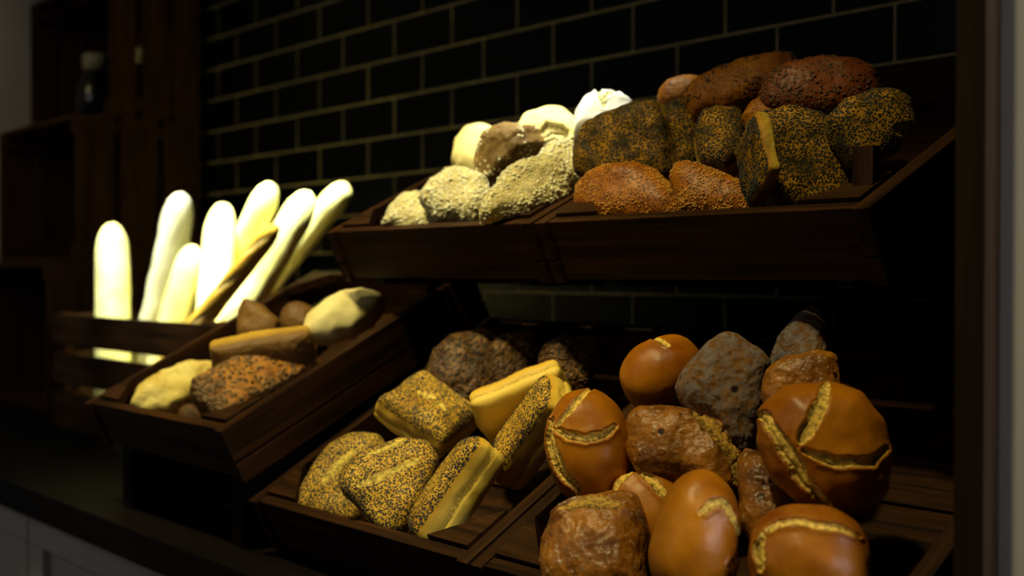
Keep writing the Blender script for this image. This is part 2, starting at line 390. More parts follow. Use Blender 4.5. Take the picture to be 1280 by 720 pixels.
def seeds_on(V, N, mask, kind, count, parent, seed):
    nm, mat, a, b, c = SEED[kind]; idx = np.nonzero(mask)[0]
    if len(idx) < 20: return
    rg = np.random.RandomState(seed); pick = rg.choice(idx, count)
    base = np.array([(1, 0, 0), (-1, 0, 0), (0, 1, 0), (0, -1, 0), (0, 0, 1), (0, 0, -1)], float)
    if a > .0012:
        base = np.concatenate([base, np.array([(x, y, z) for x in (-.6, .6) for y in (-.6, .6) for z in (-.55, .55)])])
    bf = [(0, 2, 4), (2, 1, 4), (1, 3, 4), (3, 0, 4), (2, 0, 5), (1, 2, 5), (3, 1, 5), (0, 3, 5)]
    if len(base) > 6:
        bm = bmesh.new(); [bm.verts.new(p) for p in base]; bmesh.ops.convex_hull(bm, input=bm.verts); bmesh.ops.triangulate(bm, faces=bm.faces)
        bm.verts.index_update(); bf = [[v.index for v in f.verts] for f in bm.faces]; base = np.array([v.co[:] for v in bm.verts]); bm.free()
    bf = np.array(bf); VV = []; FF = []
    for k, i in enumerate(pick):
        n = N[i]; t = np.cross(n, rg.randn(3)); t /= np.linalg.norm(t) + 1e-9; u = np.cross(n, t); s = rg.uniform(.75, 1.25)
        p = V[i] + t * rg.uniform(-.001, .001) + u * rg.uniform(-.001, .001) + n * c * .35
        q = base * np.array([a * s, b * s, c * s]); VV.append(p + q[:, :1] * t + q[:, 1:2] * u + q[:, 2:] * n); FF.append(bf + k * len(base))
    o = link(nm, tri_mesh(nm, np.concatenate(VV), np.concatenate(FF)), mat, parent); o['kind'] = 'stuff'; return o
def bread(name, kind, loc, q, L, W, T, label, o):
    seed = o.get('seed', 1); lev = o.get('lev', 6)
    D, F = ico(lev); D = D.copy()
    th = np.arctan2(D[:, 1], D[:, 0]); s = D[:, 2]; c = np.sqrt(np.clip(1 - s * s, 0, 1))
    ex, ez = o.get('ex', 1.), o.get('ez', 1.)
    sh = o.get('shape', 'ell'); R = radial(SHAPES[sh] if isinstance(sh, str) else sh, th)
    cc = c ** ex; top = s >= 0
    tf = o.get('topfrac', .58)
    z = np.where(top, T * tf * np.abs(s) ** ez, -T * (1 - tf) * np.abs(s) ** (ez * .8))
    x = R * np.cos(th) * cc * L / 2; y = R * np.sin(th) * cc * W / 2
    z = z + o.get('bend', 0) * (x / (L / 2)) ** 2 * T
    V = np.stack([x, y, z], 1)
    nrm = D / np.array([L / 2, W / 2, T / 2]); nrm /= np.linalg.norm(nrm, axis=1)[:, None]
    # uneven dough
    am = o.get('lump', .03) * min(L, W)
    V += nrm * (fbm(V, 28., seed, 2) * am)[:, None]
    rg = o.get('rough', 0)
    if rg: V += nrm * (fbm(V, 160., seed + 3, 4) * rg)[:, None]
    fis = np.zeros(len(V)); crumb = np.zeros(len(V)); disp = np.zeros(len(V))
    for cr in o.get('cracks', []):
        pl, wd, dep = np.array(cr[0], float) * np.array([L / 2, W / 2]), cr[1], cr[2]
        best = np.full(len(V), 9.); side = np.zeros(len(V)); tt = np.zeros(len(V)); tot = 0
        seg = np.linalg.norm(np.diff(pl, axis=0), axis=1); total = seg.sum()
        wob = fbm(V, 75., seed + 7, 3) * wd * .22 + fbm(V, 420., seed + 8, 2) * wd * .07
        for i in range(len(pl) - 1):
            a, b = pl[i], pl[i + 1]; e = b - a; l2 = e @ e
            t = np.clip(((V[:, :2] - a) @ e) / l2, 0, 1); dd = V[:, :2] - (a + t[:, None] * e); d = np.linalg.norm(dd, axis=1)
            sg = np.sign(e[0] * dd[:, 1] - e[1] * dd[:, 0]); up = d < best
            best = np.where(up, d, best); side = np.where(up, sg, side); tt = np.where(up, (tot + t * seg[i]) / total, tt); tot += seg[i]
        sd = best * side + wob
        wl = wd * (.35 + .65 * np.sin(PI * np.clip(.08 + .84 * tt, 0, 1)) ** .6)
        k = (s > -.25)
        inn = sstep(-wl * .62, -wl * .40, sd) * (1 - sstep(wl * .5, wl * .72, sd)) * k
        crumb = np.maximum(crumb, inn)
        fis = np.maximum(fis, np.exp(-((sd + wl * .28) / (wl * .22)) ** 2) * k)
        prof = -dep * inn * sstep(-wl * .75, wl * .2, sd) - 0 * sd
        prof += dep * .45 * np.exp(-((sd + wl * .55) / (wl * .45)) ** 2) * (sd < -wl * .45) * k
        prof += -dep * .8 * np.exp(-((sd + wl * .38) / (wl * .16)) ** 2) * k
        prof += dep * .12 * np.exp(-((sd - wl * .7) / (wl * .5)) ** 2) * k
        disp += prof
    if len(o.get('cracks', [])): disp += crumb * fbm(V, 420., seed + 9, 3) * .0005
    V += nrm * disp[:, None]
    if o.get('crease'):
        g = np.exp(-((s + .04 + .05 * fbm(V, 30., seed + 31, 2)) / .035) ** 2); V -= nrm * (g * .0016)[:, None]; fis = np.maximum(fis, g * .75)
    # soft crumb gives way where it rests against its tray
    tr = CRATES.get(o.get('tray', '').replace('Y', ''))
    if tr:
        t = math.radians(tr['tilt']); A = np.array(Quaternion(q).to_matrix()); v_ = np.array([0, math.cos(t), math.sin(t)]); n_ = np.array([0, -math.sin(t), math.cos(t)])
        Wd = V @ A.T + np.array(loc) - np.array(tr['o'])
        u = Wd[:, 0].copy(); v = Wd @ v_; h = Wd @ n_; low = h < .0725
        h = np.where((h < .0095) & (u > 0) & (u < tr['w']), .0095 + .0004 * (fbm(V, 90., 5, 1)), h)
        v = np.where(low & (v < .0185), .0185, v); v = np.where(low & (v > .404), .404, v)
        u = np.where(low & (u < .0170), .0170, u); u = np.where(low & (u > tr['w'] - .0170), tr['w'] - .0170, u)
        Wd = np.stack([u, np.zeros(len(u)), np.zeros(len(u))], 1) + v[:, None] * v_ + h[:, None] * n_
        V = (Wd + np.array(tr['o']) - np.array(loc)) @ A
    zn = s
    topm = sstep(o.get('tz', -.05) - .12, o.get('tz', -.05) + .12, s) * (1 - .8 * crumb)
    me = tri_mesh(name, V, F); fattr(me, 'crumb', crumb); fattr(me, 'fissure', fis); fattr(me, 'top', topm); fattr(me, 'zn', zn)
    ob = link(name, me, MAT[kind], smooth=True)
    ob.location = loc; ob.rotation_mode = 'QUATERNION'; ob.rotation_quaternion = q
    tag(ob, label, o.get('cat', 'roll'), o.get('group'))
    if 'seeds' in o:
        me.update(); N = np.empty(len(V) * 3, dtype=np.float32); me.vertices.foreach_get('normal', N)
        sk, cnt = o['seeds']; lo = o.get('sz', o.get('tz', -.05))
        patch = fbm(V, 45., seed + 21, 2)
        seeds_on(V, N.reshape(-1, 3), (s > lo) & (crumb < .5) & (patch > o.get('patch', -.35)), sk, cnt, ob, seed)
    return ob
BREADS = [
    ('crusty_roll', 'gold', [0.875, -0.6819, 1.1061], [0.7456, 0.5592, 0.2102, 0.2952], 0.0776, 0.1051, 0.0647, 'golden roll with a three way crack, leftmost in the bottom right tray', {'shape': [(0.996, 0.052), (0.947, 0.306), (0.858, 0.515), (0.729, 0.692), (0.565, 0.833), (0.372, 0.934), (0.153, 0.99), (-0.104, 1.0), (-0.356, 0.964), (-0.561, 0.885), (-0.731, 0.766), (-0.864, 0.609), (-0.955, 0.421), (-1.0, 0.204), (-0.996, -0.052), (-0.947, -0.306), (-0.858, -0.515), (-0.729, -0.692), (-0.565, -0.833), (-0.372, -0.934), (-0.153, -0.99), (0.104, -1.0), (0.356, -0.964), (0.561, -0.885), (0.731, -0.766), (0.864, -0.609), (0.955, -0.421), (1.0, -0.204)], 'seed': 2, 'lev': 7, 'lump': 0.025, 'group': 'golden cracked rolls in the bottom right tray', 'ez': 0.95, 'ex': 0.9, 'cracks': [([(0.104, 1.004), (-0.122, 0.806), (-0.347, 0.566), (-0.686, 0.269)], 0.00588, 0.00221), ([(-0.685, 0.17), (-0.437, 0.085), (-0.038, 0.014), (0.417, 0.071), (0.643, 0.226)], 0.00809, 0.00441), ([(-0.839, 0.382), (-0.874, 0.127), (-0.815, -0.141), (-0.602, -0.509), (-0.201, -0.806)], 0.00735, 0.00368)], 'tray': 'R'}),
    ('crusty_roll', 'gold', [1.1056, -0.6482, 1.1248], [0.7458, 0.5911, 0.1764, 0.2514], 0.1059, 0.1058, 0.066, 'largest golden roll with a branching crack, at the right of the bottom right tray', {'shape': [(-0.538, 0.951), (0.129, 1.0), (0.59, 0.854), (0.892, 0.451), (1.0, -0.098), (0.902, -0.61), (0.55, -0.951), (0.065, -1.0), (-0.42, -0.805), (-0.783, -0.427), (-1.0, 0.085), (-0.926, 0.61)], 'seed': 3, 'lev': 7, 'lump': 0.025, 'group': 'golden cracked rolls in the bottom right tray', 'ez': 0.95, 'ex': 0.9, 'cracks': [([(0.092, 0.94), (-0.005, 0.675), (-0.101, 0.446), (-0.329, 0.072)], 0.00951, 0.00254), ([(-0.282, -0.084), (-0.114, -0.169), (0.149, -0.253), (0.64, -0.241), (0.88, -0.024)], 0.00761, 0.00317), ([(-0.879, 0.506), (-0.736, 0.241), (-0.557, -0.024), (-0.318, -0.482), (0.004, -0.867)], 0.00951, 0.0038)], 'tray': 'R'}),
    ('crusty_roll', 'gold', [1.0554, -0.744, 1.0602], [0.7733, 0.4803, 0.218, 0.3517], 0.0712, 0.1061, 0.0618, 'upright golden roll with its crack at lower right, cut by the bottom edge', {'shape': [(0.973, -0.09), (0.989, 0.17), (0.96, 0.391), (0.893, 0.584), (0.791, 0.746), (0.658, 0.872), (0.494, 0.957), (0.287, 1.0), (0.069, 0.998), (-0.13, 0.948), (-0.321, 0.854), (-0.499, 0.719), (-0.661, 0.547), (-0.8, 0.343), (-0.916, 0.093), (-0.989, -0.161), (-1.0, -0.378), (-0.954, -0.569), (-0.852, -0.731), (-0.697, -0.859), (-0.493, -0.948), (-0.23, -0.997), (0.045, -1.0), (0.284, -0.954), (0.495, -0.862), (0.674, -0.727), (0.815, -0.553), (0.914, -0.345)], 'seed': 5, 'lev': 7, 'lump': 0.025, 'group': 'golden cracked rolls in the bottom right tray', 'ez': 0.95, 'ex': 0.9, 'cracks': [([(0.057, 0.206), (0.238, 0.326), (0.52, 0.35), (0.804, 0.086), (0.929, -0.214), (0.596, -0.526)], 0.00803, 0.00309)], 'tray': 'R'}),
    ('crusty_roll', 'gold', [1.1416, -0.719, 1.0546], [0.8346, 0.4716, 0.1088, 0.263], 0.0877, 0.084, 0.0539, 'golden roll with a level crack at the bottom edge, below the largest roll', {'shape': [(1.0, -0.077), (0.993, 0.21), (0.94, 0.427), (0.847, 0.611), (0.713, 0.762), (0.542, 0.877), (0.332, 0.956), (0.047, 0.999), (-0.239, 1.0), (-0.455, 0.954), (-0.636, 0.866), (-0.783, 0.737), (-0.893, 0.569), (-0.965, 0.361), (-1.0, 0.077), (-0.993, -0.21), (-0.94, -0.427), (-0.847, -0.611), (-0.713, -0.762), (-0.542, -0.877), (-0.332, -0.956), (-0.047, -0.999), (0.239, -1.0), (0.455, -0.954), (0.636, -0.866), (0.783, -0.737), (0.893, -0.569), (0.965, -0.361)], 'seed': 6, 'lev': 7, 'lump': 0.025, 'group': 'golden cracked rolls in the bottom right tray', 'ez': 0.95, 'ex': 0.9, 'cracks': [([(-0.66, 0.295), (-0.421, 0.428), (-0.06, 0.443), (0.382, 0.354), (0.811, 0.281)], 0.00703, 0.00351), ([(-0.686, 0.295), (-0.79, 0.059), (-0.73, -0.325)], 0.00703, 0.00293)], 'tray': 'R'}),
    ('crusty_roll', 'gold', [0.8692, -0.5737, 1.1661], [0.8599, 0.4145, 0.1193, 0.2732], 0.0804, 0.0776, 0.0581, 'golden roll lying at the back left of the bottom right tray', {'shape': [(0.928, 0.483), (0.821, 0.689), (0.687, 0.838), (0.524, 0.94), (0.337, 0.995), (0.13, 1.0), (-0.09, 0.955), (-0.334, 0.851), (-0.563, 0.708), (-0.738, 0.548), (-0.871, 0.366), (-0.959, 0.167), (-1.0, -0.041), (-0.992, -0.255), (-0.928, -0.483), (-0.821, -0.689), (-0.687, -0.838), (-0.524, -0.94), (-0.337, -0.995), (-0.13, -1.0), (0.09, -0.955), (0.334, -0.851), (0.563, -0.708), (0.738, -0.548), (0.871, -0.366), (0.959, -0.167), (1.0, 0.041), (0.992, 0.255)], 'seed': 7, 'lev': 7, 'lump': 0.025, 'group': 'golden cracked rolls in the bottom right tray', 'ez': 0.95, 'ex': 0.9, 'cracks': [([(-0.495, 0.906), (-0.311, 0.808), (-0.12, 0.612), (0.178, 0.269)], 0.00707, 0.00157)], 'tray': 'R'}),
    ('crusty_roll', 'gold', [0.9445, -0.6746, 1.053], [0.7963, 0.4837, 0.1779, 0.3165], 0.0758, 0.0818, 0.0422, 'golden roll with a forked crack wedged between the rye roll and the front centre roll', {'shape': [(0.963, -0.164), (1.0, 0.143), (0.982, 0.357), (0.92, 0.537), (0.816, 0.686), (0.669, 0.806), (0.476, 0.897), (0.176, 0.967), (-0.13, 1.0), (-0.344, 0.979), (-0.524, 0.914), (-0.674, 0.808), (-0.796, 0.66), (-0.889, 0.465), (-0.963, 0.164), (-1.0, -0.143), (-0.982, -0.357), (-0.92, -0.537), (-0.816, -0.686), (-0.669, -0.806), (-0.476, -0.897), (-0.176, -0.967), (0.13, -1.0), (0.344, -0.979), (0.524, -0.914), (0.674, -0.808), (0.796, -0.66), (0.889, -0.465)], 'seed': 8, 'lev': 7, 'lump': 0.025, 'group': 'golden cracked rolls in the bottom right tray', 'ez': 0.95, 'ex': 0.9, 'cracks': [([(-0.892, 0.305), (-0.669, 0.647), (-0.409, 0.88), (-0.223, 0.862)], 0.00845, 0.00282), ([(-0.334, 0.898), (-0.074, 0.736), (0.186, 0.431), (0.502, 0.036)], 0.00845, 0.00282)], 'tray': 'R'}),
    ('crusty_roll', 'gold', [0.8584, -0.5496, 1.128], [0.8012, 0.4826, 0.1754, 0.3073], 0.051, 0.0476, 0.0369, 'golden roll barely showing behind the speckled rye roll and grey floured loaf', {'shape': [(1.0, 0.0), (0.977, 0.255), (0.91, 0.468), (0.8, 0.651), (0.651, 0.8), (0.468, 0.91), (0.255, 0.977), (0.0, 1.0), (-0.255, 0.977), (-0.468, 0.91), (-0.651, 0.8), (-0.8, 0.651), (-0.91, 0.468), (-0.977, 0.255), (-1.0, 0.0), (-0.977, -0.255), (-0.91, -0.468), (-0.8, -0.651), (-0.651, -0.8), (-0.468, -0.91), (-0.255, -0.977), (-0.0, -1.0), (0.255, -0.977), (0.468, -0.91), (0.651, -0.8), (0.8, -0.651), (0.91, -0.468), (0.977, -0.255)], 'seed': 9, 'lev': 6, 'lump': 0.03, 'group': 'golden cracked rolls in the bottom right tray', 'cracks': [([(-0.629, 0.145), (-0.314, 0.544), (0.22, 0.689)], 0.00641, 0.0016)], 'tray': 'R'}),
    ('crusty_roll', 'gold', [1.0285, -0.5146, 1.1473], [0.8164, 0.4985, 0.1391, 0.2563], 0.0458, 0.0408, 0.0336, 'golden roll barely showing behind the top of the largest roll', {'shape': [(0.954, -0.419), (1.0, -0.185), (0.992, 0.032), (0.936, 0.24), (0.834, 0.433), (0.689, 0.607), (0.503, 0.756), (0.266, 0.884), (0.017, 0.97), (-0.204, 1.0), (-0.408, 0.979), (-0.589, 0.91), (-0.743, 0.795), (-0.864, 0.635), (-0.954, 0.419), (-1.0, 0.185), (-0.992, -0.032), (-0.936, -0.24), (-0.834, -0.433), (-0.689, -0.607), (-0.503, -0.756), (-0.266, -0.884), (-0.017, -0.97), (0.204, -1.0), (0.408, -0.979), (0.589, -0.91), (0.743, -0.795), (0.864, -0.635)], 'seed': 10, 'lev': 6, 'lump': 0.03, 'group': 'golden cracked rolls in the bottom right tray', 'tray': 'R'}),
    ('rye_roll', 'grey', [0.9626, -0.5981, 1.1526], [0.7332, 0.6048, 0.1883, 0.2474], 0.0866, 0.1155, 0.048, 'grey floured three cornered rye loaf above the middle of the bottom right tray', {'shape': [(-1.0, 0.154), (-0.717, 0.45), (-0.326, 0.785), (0.047, 1.0), (0.404, 0.96), (0.78, 0.732), (0.995, 0.544), (0.945, 0.074), (0.859, -0.396), (0.613, -0.946), (0.363, -1.0), (-0.121, -0.53), (-0.712, -0.262), (-0.927, -0.087)], 'seed': 11, 'lev': 7, 'lump': 0.04, 'rough': 0.0008, 'group': 'rye rolls in the bottom right tray', 'ex': 0.75, 'ez': 0.8, 'tray': 'R'}),
    ('rye_roll', 'rustic', [0.9541, -0.6422, 1.1052], [0.8209, 0.4868, 0.1351, 0.2661], 0.1079, 0.0875, 0.0471, 'long speckled rye roll with a burst right end below the grey loaf', {'shape': [(-0.994, 0.648), (-0.849, 0.944), (-0.357, 1.0), (0.241, 0.833), (0.716, 0.537), (0.976, -0.093), (1.0, -0.833), (0.766, -1.0), (0.264, -0.759), (-0.305, -0.593), (-0.776, -0.426), (-0.976, 0.093)], 'seed': 12, 'lev': 7, 'lump': 0.045, 'rough': 0.0008, 'group': 'rye rolls in the bottom right tray', 'ex': 0.75, 'ez': 0.8, 'cracks': [([(0.231, 0.681), (0.547, 0.349), (0.817, -0.175), (0.927, -0.699)], 0.01426, 0.00285)], 'tray': 'R'}),
    ('rye_roll', 'rustic', [0.9463, -0.7444, 1.0314], [0.8603, 0.4087, 0.1042, 0.2863], 0.0921, 0.1029, 0.0579, 'blunt streaked rye roll with a burst top, below the leftmost golden roll', {'shape': [(-0.916, -0.734), (-0.979, 0.125), (-0.833, 0.594), (-0.528, 0.875), (0.09, 1.0), (0.722, 0.969), (0.929, 0.594), (1.0, -0.187), (0.97, -0.891), (0.036, -1.0)], 'seed': 13, 'lev': 7, 'lump': 0.045, 'rough': 0.0008, 'group': 'rye rolls in the bottom right tray', 'ex': 0.75, 'ez': 0.8, 'cracks': [([(-0.516, 0.531), (-0.106, 0.59), (0.416, 0.56)], 0.01749, 0.00336)], 'tray': 'R'}),
    ('rye_roll', 'rustic', [1.0537, -0.6467, 1.0742], [0.8319, 0.5105, 0.0773, 0.2034], 0.0574, 0.0951, 0.0397, 'streaked rye roll showing between the upright golden roll and the largest roll', {'shape': [(-1.0, 0.767), (-0.701, 1.0), (-0.134, 0.845), (0.503, 0.302), (0.949, -0.318), (0.769, -0.938), (-0.349, -1.0), (-0.851, -0.318)], 'seed': 14, 'lev': 7, 'lump': 0.045, 'rough': 0.0008, 'group': 'rye rolls in the bottom right tray', 'ex': 0.75, 'ez': 0.8, 'tray': 'R'}),
    ('rye_roll', 'grey', [1.0083, -0.5461, 1.1985], [0.8295, 0.5404, 0.0623, 0.1264], 0.0575, 0.0786, 0.032, 'pointed grey rye roll at the very back of the bottom right tray', {'shape': [(-0.871, -0.789), (-0.649, 0.053), (-0.067, 0.789), (0.408, 1.0), (0.847, 0.768), (1.0, 0.053), (0.997, -0.747), (0.246, -1.0)], 'seed': 15, 'lev': 7, 'lump': 0.045, 'rough': 0.0008, 'group': 'rye rolls in the bottom right tray', 'ex': 0.75, 'ez': 0.8, 'tray': 'R'}),
    ('rye_roll', 'rustic', [1.0521, -0.6034, 1.1725], [0.7864, 0.5375, 0.1623, 0.2576], 0.0678, 0.0572, 0.034, 'dark brown rye roll behind the top left of the largest golden roll', {'shape': [(-1.0, -0.605), (-0.83, 0.316), (-0.34, 0.789), (0.404, 1.0), (0.872, 0.816), (1.0, 0.053), (0.957, -0.605), (-0.021, -1.0), (-0.872, -1.0)], 'seed': 16, 'lev': 7, 'lump': 0.045, 'rough': 0.0008, 'group': 'rye rolls in the bottom right tray', 'ex': 0.75, 'ez': 0.8, 'tray': 'R'}),
    ('poppy_roll', 'poppy', [0.5065, -0.7034, 1.0256], [0.8239, 0.424, 0.1648, 0.338], 0.1019, 0.1215, 0.0419, 'poppy seed roll in the front left corner of the bottom middle tray', {'shape': [(-0.998, -0.611), (-0.968, -0.204), (-0.829, 0.274), (-0.494, 0.735), (0.02, 1.0), (0.683, 0.982), (1.0, 0.593), (0.732, -0.115), (0.513, -0.735), (0.175, -1.0), (-0.444, -0.858)], 'seed': 21, 'tz': 0.1, 'lev': 6, 'crease': 1, 'lump': 0.03, 'group': 'pale sided poppy seed rolls', 'ex': 0.5, 'ez': 0.62, 'seeds': ('poppy', 1300), 'patch': -0.5, 'cracks': [([(-0.385, -0.159), (-0.114, 0.192), (0.185, 0.459)], 0.00912, 0.00182)], 'tray': 'L'}),
    ('poppy_roll', 'poppy', [0.6266, -0.7299, 1.0394], [0.7854, 0.4597, 0.2091, 0.3578], 0.1105, 0.1065, 0.0369, 'twice scored poppy seed roll facing forward, second from left at its tray front', {'shape': [(-1.0, 0.133), (-0.786, 0.522), (-0.405, 0.77), (0.203, 1.0), (0.723, 0.947), (0.978, 0.558), (0.88, 0.08), (0.608, -0.54), (0.266, -1.0), (-0.124, -0.929), (-0.595, -0.398), (-0.894, -0.15)], 'seed': 22, 'tz': 0.1, 'lev': 6, 'crease': 1, 'lump': 0.03, 'group': 'pale sided poppy seed rolls', 'ex': 0.5, 'ez': 0.62, 'seeds': ('poppy', 1300), 'patch': -0.5, 'cracks': [([(-0.508, -0.109), (-0.118, 0.109), (0.289, 0.292), (0.544, 0.426)], 0.00756, 0.00252), ([(-0.346, 0.559), (-0.044, 0.676), (0.284, 0.91)], 0.00672, 0.00168)], 'tray': 'L'}),
    ('poppy_roll', 'poppy', [0.705, -0.7038, 1.0425], [0.7659, 0.226, -0.388, 0.4603], 0.1185, 0.0536, 0.0503, 'poppy seed roll showing its broad pale side at front right of its tray', {'shape': 'rect', 'topfrac': 0.5, 'seed': 23, 'tz': 0.35, 'lev': 6, 'crease': 1, 'lump': 0.03, 'group': 'pale sided poppy seed rolls', 'ex': 0.5, 'ez': 0.62, 'seeds': ('poppy', 1300), 'patch': -0.5, 'tray': 'L'}),
    ('poppy_roll', 'poppy', [0.5475, -0.6192, 1.1008], [0.9262, 0.1417, 0.2778, 0.212], 0.1039, 0.0927, 0.0482, 'poppy seed roll with pale near edge and one score, behind the two front left', {'shape': 'quad', 'seed': 24, 'tz': 0.25, 'cracks': [([(-0.35, -0.1), (0, -0.02), (0.4, -0.2)], 0.006, 0.003)], 'lev': 6, 'crease': 1, 'lump': 0.03, 'group': 'pale sided poppy seed rolls', 'ex': 0.5, 'ez': 0.62, 'seeds': ('poppy', 1300), 'patch': -0.5, 'tray': 'L'}),
    ('poppy_roll', 'poppy', [0.7405, -0.6299, 1.1006], [0.8153, 0.3912, -0.354, 0.2385], 0.1173, 0.0611, 0.0462, 'poppy seed roll leaning its pale side toward the golden rolls', {'shape': 'rect', 'topfrac': 0.5, 'seed': 25, 'tz': 0.35, 'lev': 6, 'crease': 1, 'lump': 0.03, 'group': 'pale sided poppy seed rolls', 'ex': 0.5, 'ez': 0.62, 'seeds': ('poppy', 1300), 'patch': -0.5, 'tray': 'L'}),
    ('poppy_roll', 'poppy', [0.7023, -0.6069, 1.1248], [0.8381, -0.3589, -0.326, 0.25], 0.106, 0.0718, 0.0359, 'roll standing on edge with its plain pale side up, right of the dark seeded loaf', {'shape': 'rect', 'topfrac': 0.5, 'seed': 26, 'tz': 0.35, 'lev': 6, 'crease': 1, 'lump': 0.03, 'group': 'pale sided poppy seed rolls', 'ex': 0.5, 'ez': 0.62, 'seeds': ('poppy', 1300), 'patch': 0.0, 'tray': 'L'}),
    ('seeded_roll', 'darkseed', [0.5343, -0.5514, 1.1441], [0.7943, 0.4734, 0.1918, 0.3289], 0.0949, 0.1083, 0.0482, 'dark seeded roll at the back left of the bottom middle tray', {'shape': [(-0.987, -0.175), (-0.829, 0.546), (-0.308, 0.938), (0.447, 1.0), (0.873, 0.711), (1.0, -0.072), (0.755, -0.794), (0.008, -1.0), (-0.701, -0.691)], 'seed': 31, 'lev': 6, 'lump': 0.06, 'rough': 0.0014, 'group': 'dark seeded rolls at the back of the poppy roll tray', 'ex': 0.6, 'ez': 0.75, 'seeds': ('lin', 700), 'patch': -0.6, 'tz': -0.6, 'tray': 'L'}),
    ('seeded_roll', 'darkseed', [0.5871, -0.5209, 1.1553], [0.7615, 0.4539, 0.2405, 0.3952], 0.0626, 0.0848, 0.0437, 'dark seeded roll just behind the roll standing on edge', {'shape': [(-0.945, 0.429), (-0.496, 0.896), (0.481, 1.0), (0.957, 0.844), (0.981, 0.169), (0.376, -0.74), (-0.611, -1.0), (-1.0, -0.481)], 'seed': 32, 'lev': 6, 'lump': 0.06, 'rough': 0.0014, 'group': 'dark seeded rolls at the back of the poppy roll tray', 'ex': 0.6, 'ez': 0.75, 'seeds': ('lin', 700), 'patch': -0.6, 'tz': -0.6, 'tray': 'L'}),
    ('seeded_roll', 'darkseed', [0.683, -0.5147, 1.1588], [0.749, 0.448, 0.2565, 0.4154], 0.0845, 0.07, 0.0398, 'dark seeded roll at the back right of the bottom middle tray', {'shape': [(-0.945, 0.104), (-0.764, 0.672), (-0.206, 1.0), (0.557, 0.94), (1.0, 0.642), (0.648, -0.045), (0.136, -1.0), (-0.464, -0.94)], 'seed': 33, 'lev': 6, 'lump': 0.06, 'rough': 0.0014, 'group': 'dark seeded rolls at the back of the poppy roll tray', 'ex': 0.6, 'ez': 0.75, 'seeds': ('lin', 700), 'patch': -0.6, 'tz': -0.6, 'tray': 'L'}),
    ('poppy_loaf', 'darkpoppy', [0.7321, -0.4794, 1.408], [0.7467, 0.6469, 0.1208, 0.0969], 0.132, 0.0997, 0.0482, 'large dark poppy seed roll with pale right edge, behind the bare ended sesame roll', {'shape': [(-0.878, -0.759), (-0.942, 0.019), (-0.797, 0.463), (-0.349, 0.741), (0.165, 0.944), (0.524, 1.0), (0.705, 0.648), (0.909, -0.167), (1.0, -0.722), (0.321, -0.944), (-0.509, -1.0)], 'seed': 41, 'tz': 0.28, 'crease': 1, 'lev': 6, 'lump': 0.04, 'group': 'dark poppy seed rolls in the upper right tray', 'ex': 0.5, 'ez': 0.6, 'seeds': ('poppy', 1500), 'patch': -0.2, 'rough': 0.0006, 'tray': 'T2'}),
    ('sesame_roll', 'sesame', [0.7845, -0.5279, 1.3454], [0.825, 0.5372, 0.1081, 0.1381], 0.1375, 0.0764, 0.0474, 'orange sesame roll with a bare right end, front left of the upper right tray', {'shape': [(-0.899, -0.421), (-0.952, 0.211), (-0.776, 0.684), (-0.449, 0.947), (0.042, 1.0), (0.383, 0.737), (0.728, 0.158), (1.0, -0.526), (0.883, -0.895), (0.114, -1.0), (-0.607, -0.895)], 'seed': 42, 'lev': 6, 'lump': 0.03, 'ex': 0.7, 'ez': 0.8, 'seeds': ('sesame', 900), 'sz': 0.0, 'patch': -0.05, 'group': 'sesame rolls', 'tray': 'T2'}),
    ('sesame_roll', 'sesame', [0.9038, -0.5319, 1.3435], [0.8457, 0.4566, 0.1398, 0.2384], 0.0989, 0.0684, 0.0361, 'wedge shaped sesame roll, second at the front of the upper right tray', {'shape': [(-1.0, 0.485), (-0.925, 1.0), (-0.654, 1.0), (0.013, 0.576), (0.719, 0.03), (0.998, -0.455), (0.932, -0.818), (0.094, -1.0), (-0.665, -0.758)], 'seed': 43, 'lev': 6, 'lump': 0.03, 'ex': 0.7, 'ez': 0.8, 'seeds': ('sesame', 1100), 'sz': -0.1, 'patch': -0.3, 'group': 'sesame rolls', 'tray': 'T2'}),
    ('poppy_loaf', 'darkpoppy', [0.9783, -0.5681, 1.3681], [0.4949, 0.1607, -0.6735, 0.5251], 0.0717, 0.0614, 0.0175, 'thin poppy roll on edge, its pale side beside the largest dark roll', {'shape': 'rect', 'topfrac': 0.5, 'seed': 44, 'tz': 0.55, 'lev': 6, 'lump': 0.04, 'group': 'dark poppy seed rolls in the upper right tray', 'ex': 0.5, 'ez': 0.6, 'seeds': ('poppy', 1500), 'patch': 0.1, 'rough': 0.0006, 'tray': 'T2'}),
    ('poppy_loaf', 'darkpoppy', [0.9737, -0.4882, 1.3704], [0.696, 0.6206, 0.2441, 0.266], 0.1128, 0.1098, 0.0492, 'largest dark poppy seed roll, right of centre in the upper right tray', {'shape': [(-0.997, 0.591), (-0.786, 0.894), (-0.274, 1.0), (0.232, 0.879), (0.661, 0.545), (0.912, 0.091), (1.0, -0.47), (0.917, -0.879), (0.041, -1.0), (-0.613, -0.97), (-0.815, -0.318)], 'seed': 45, 'tz': -0.1, 'lev': 6, 'lump': 0.04, 'group': 'dark poppy seed rolls in the upper right tray', 'ex': 0.5, 'ez': 0.6, 'seeds': ('poppy', 1500), 'patch': -0.2, 'rough': 0.0006, 'tray': 'T2'}),
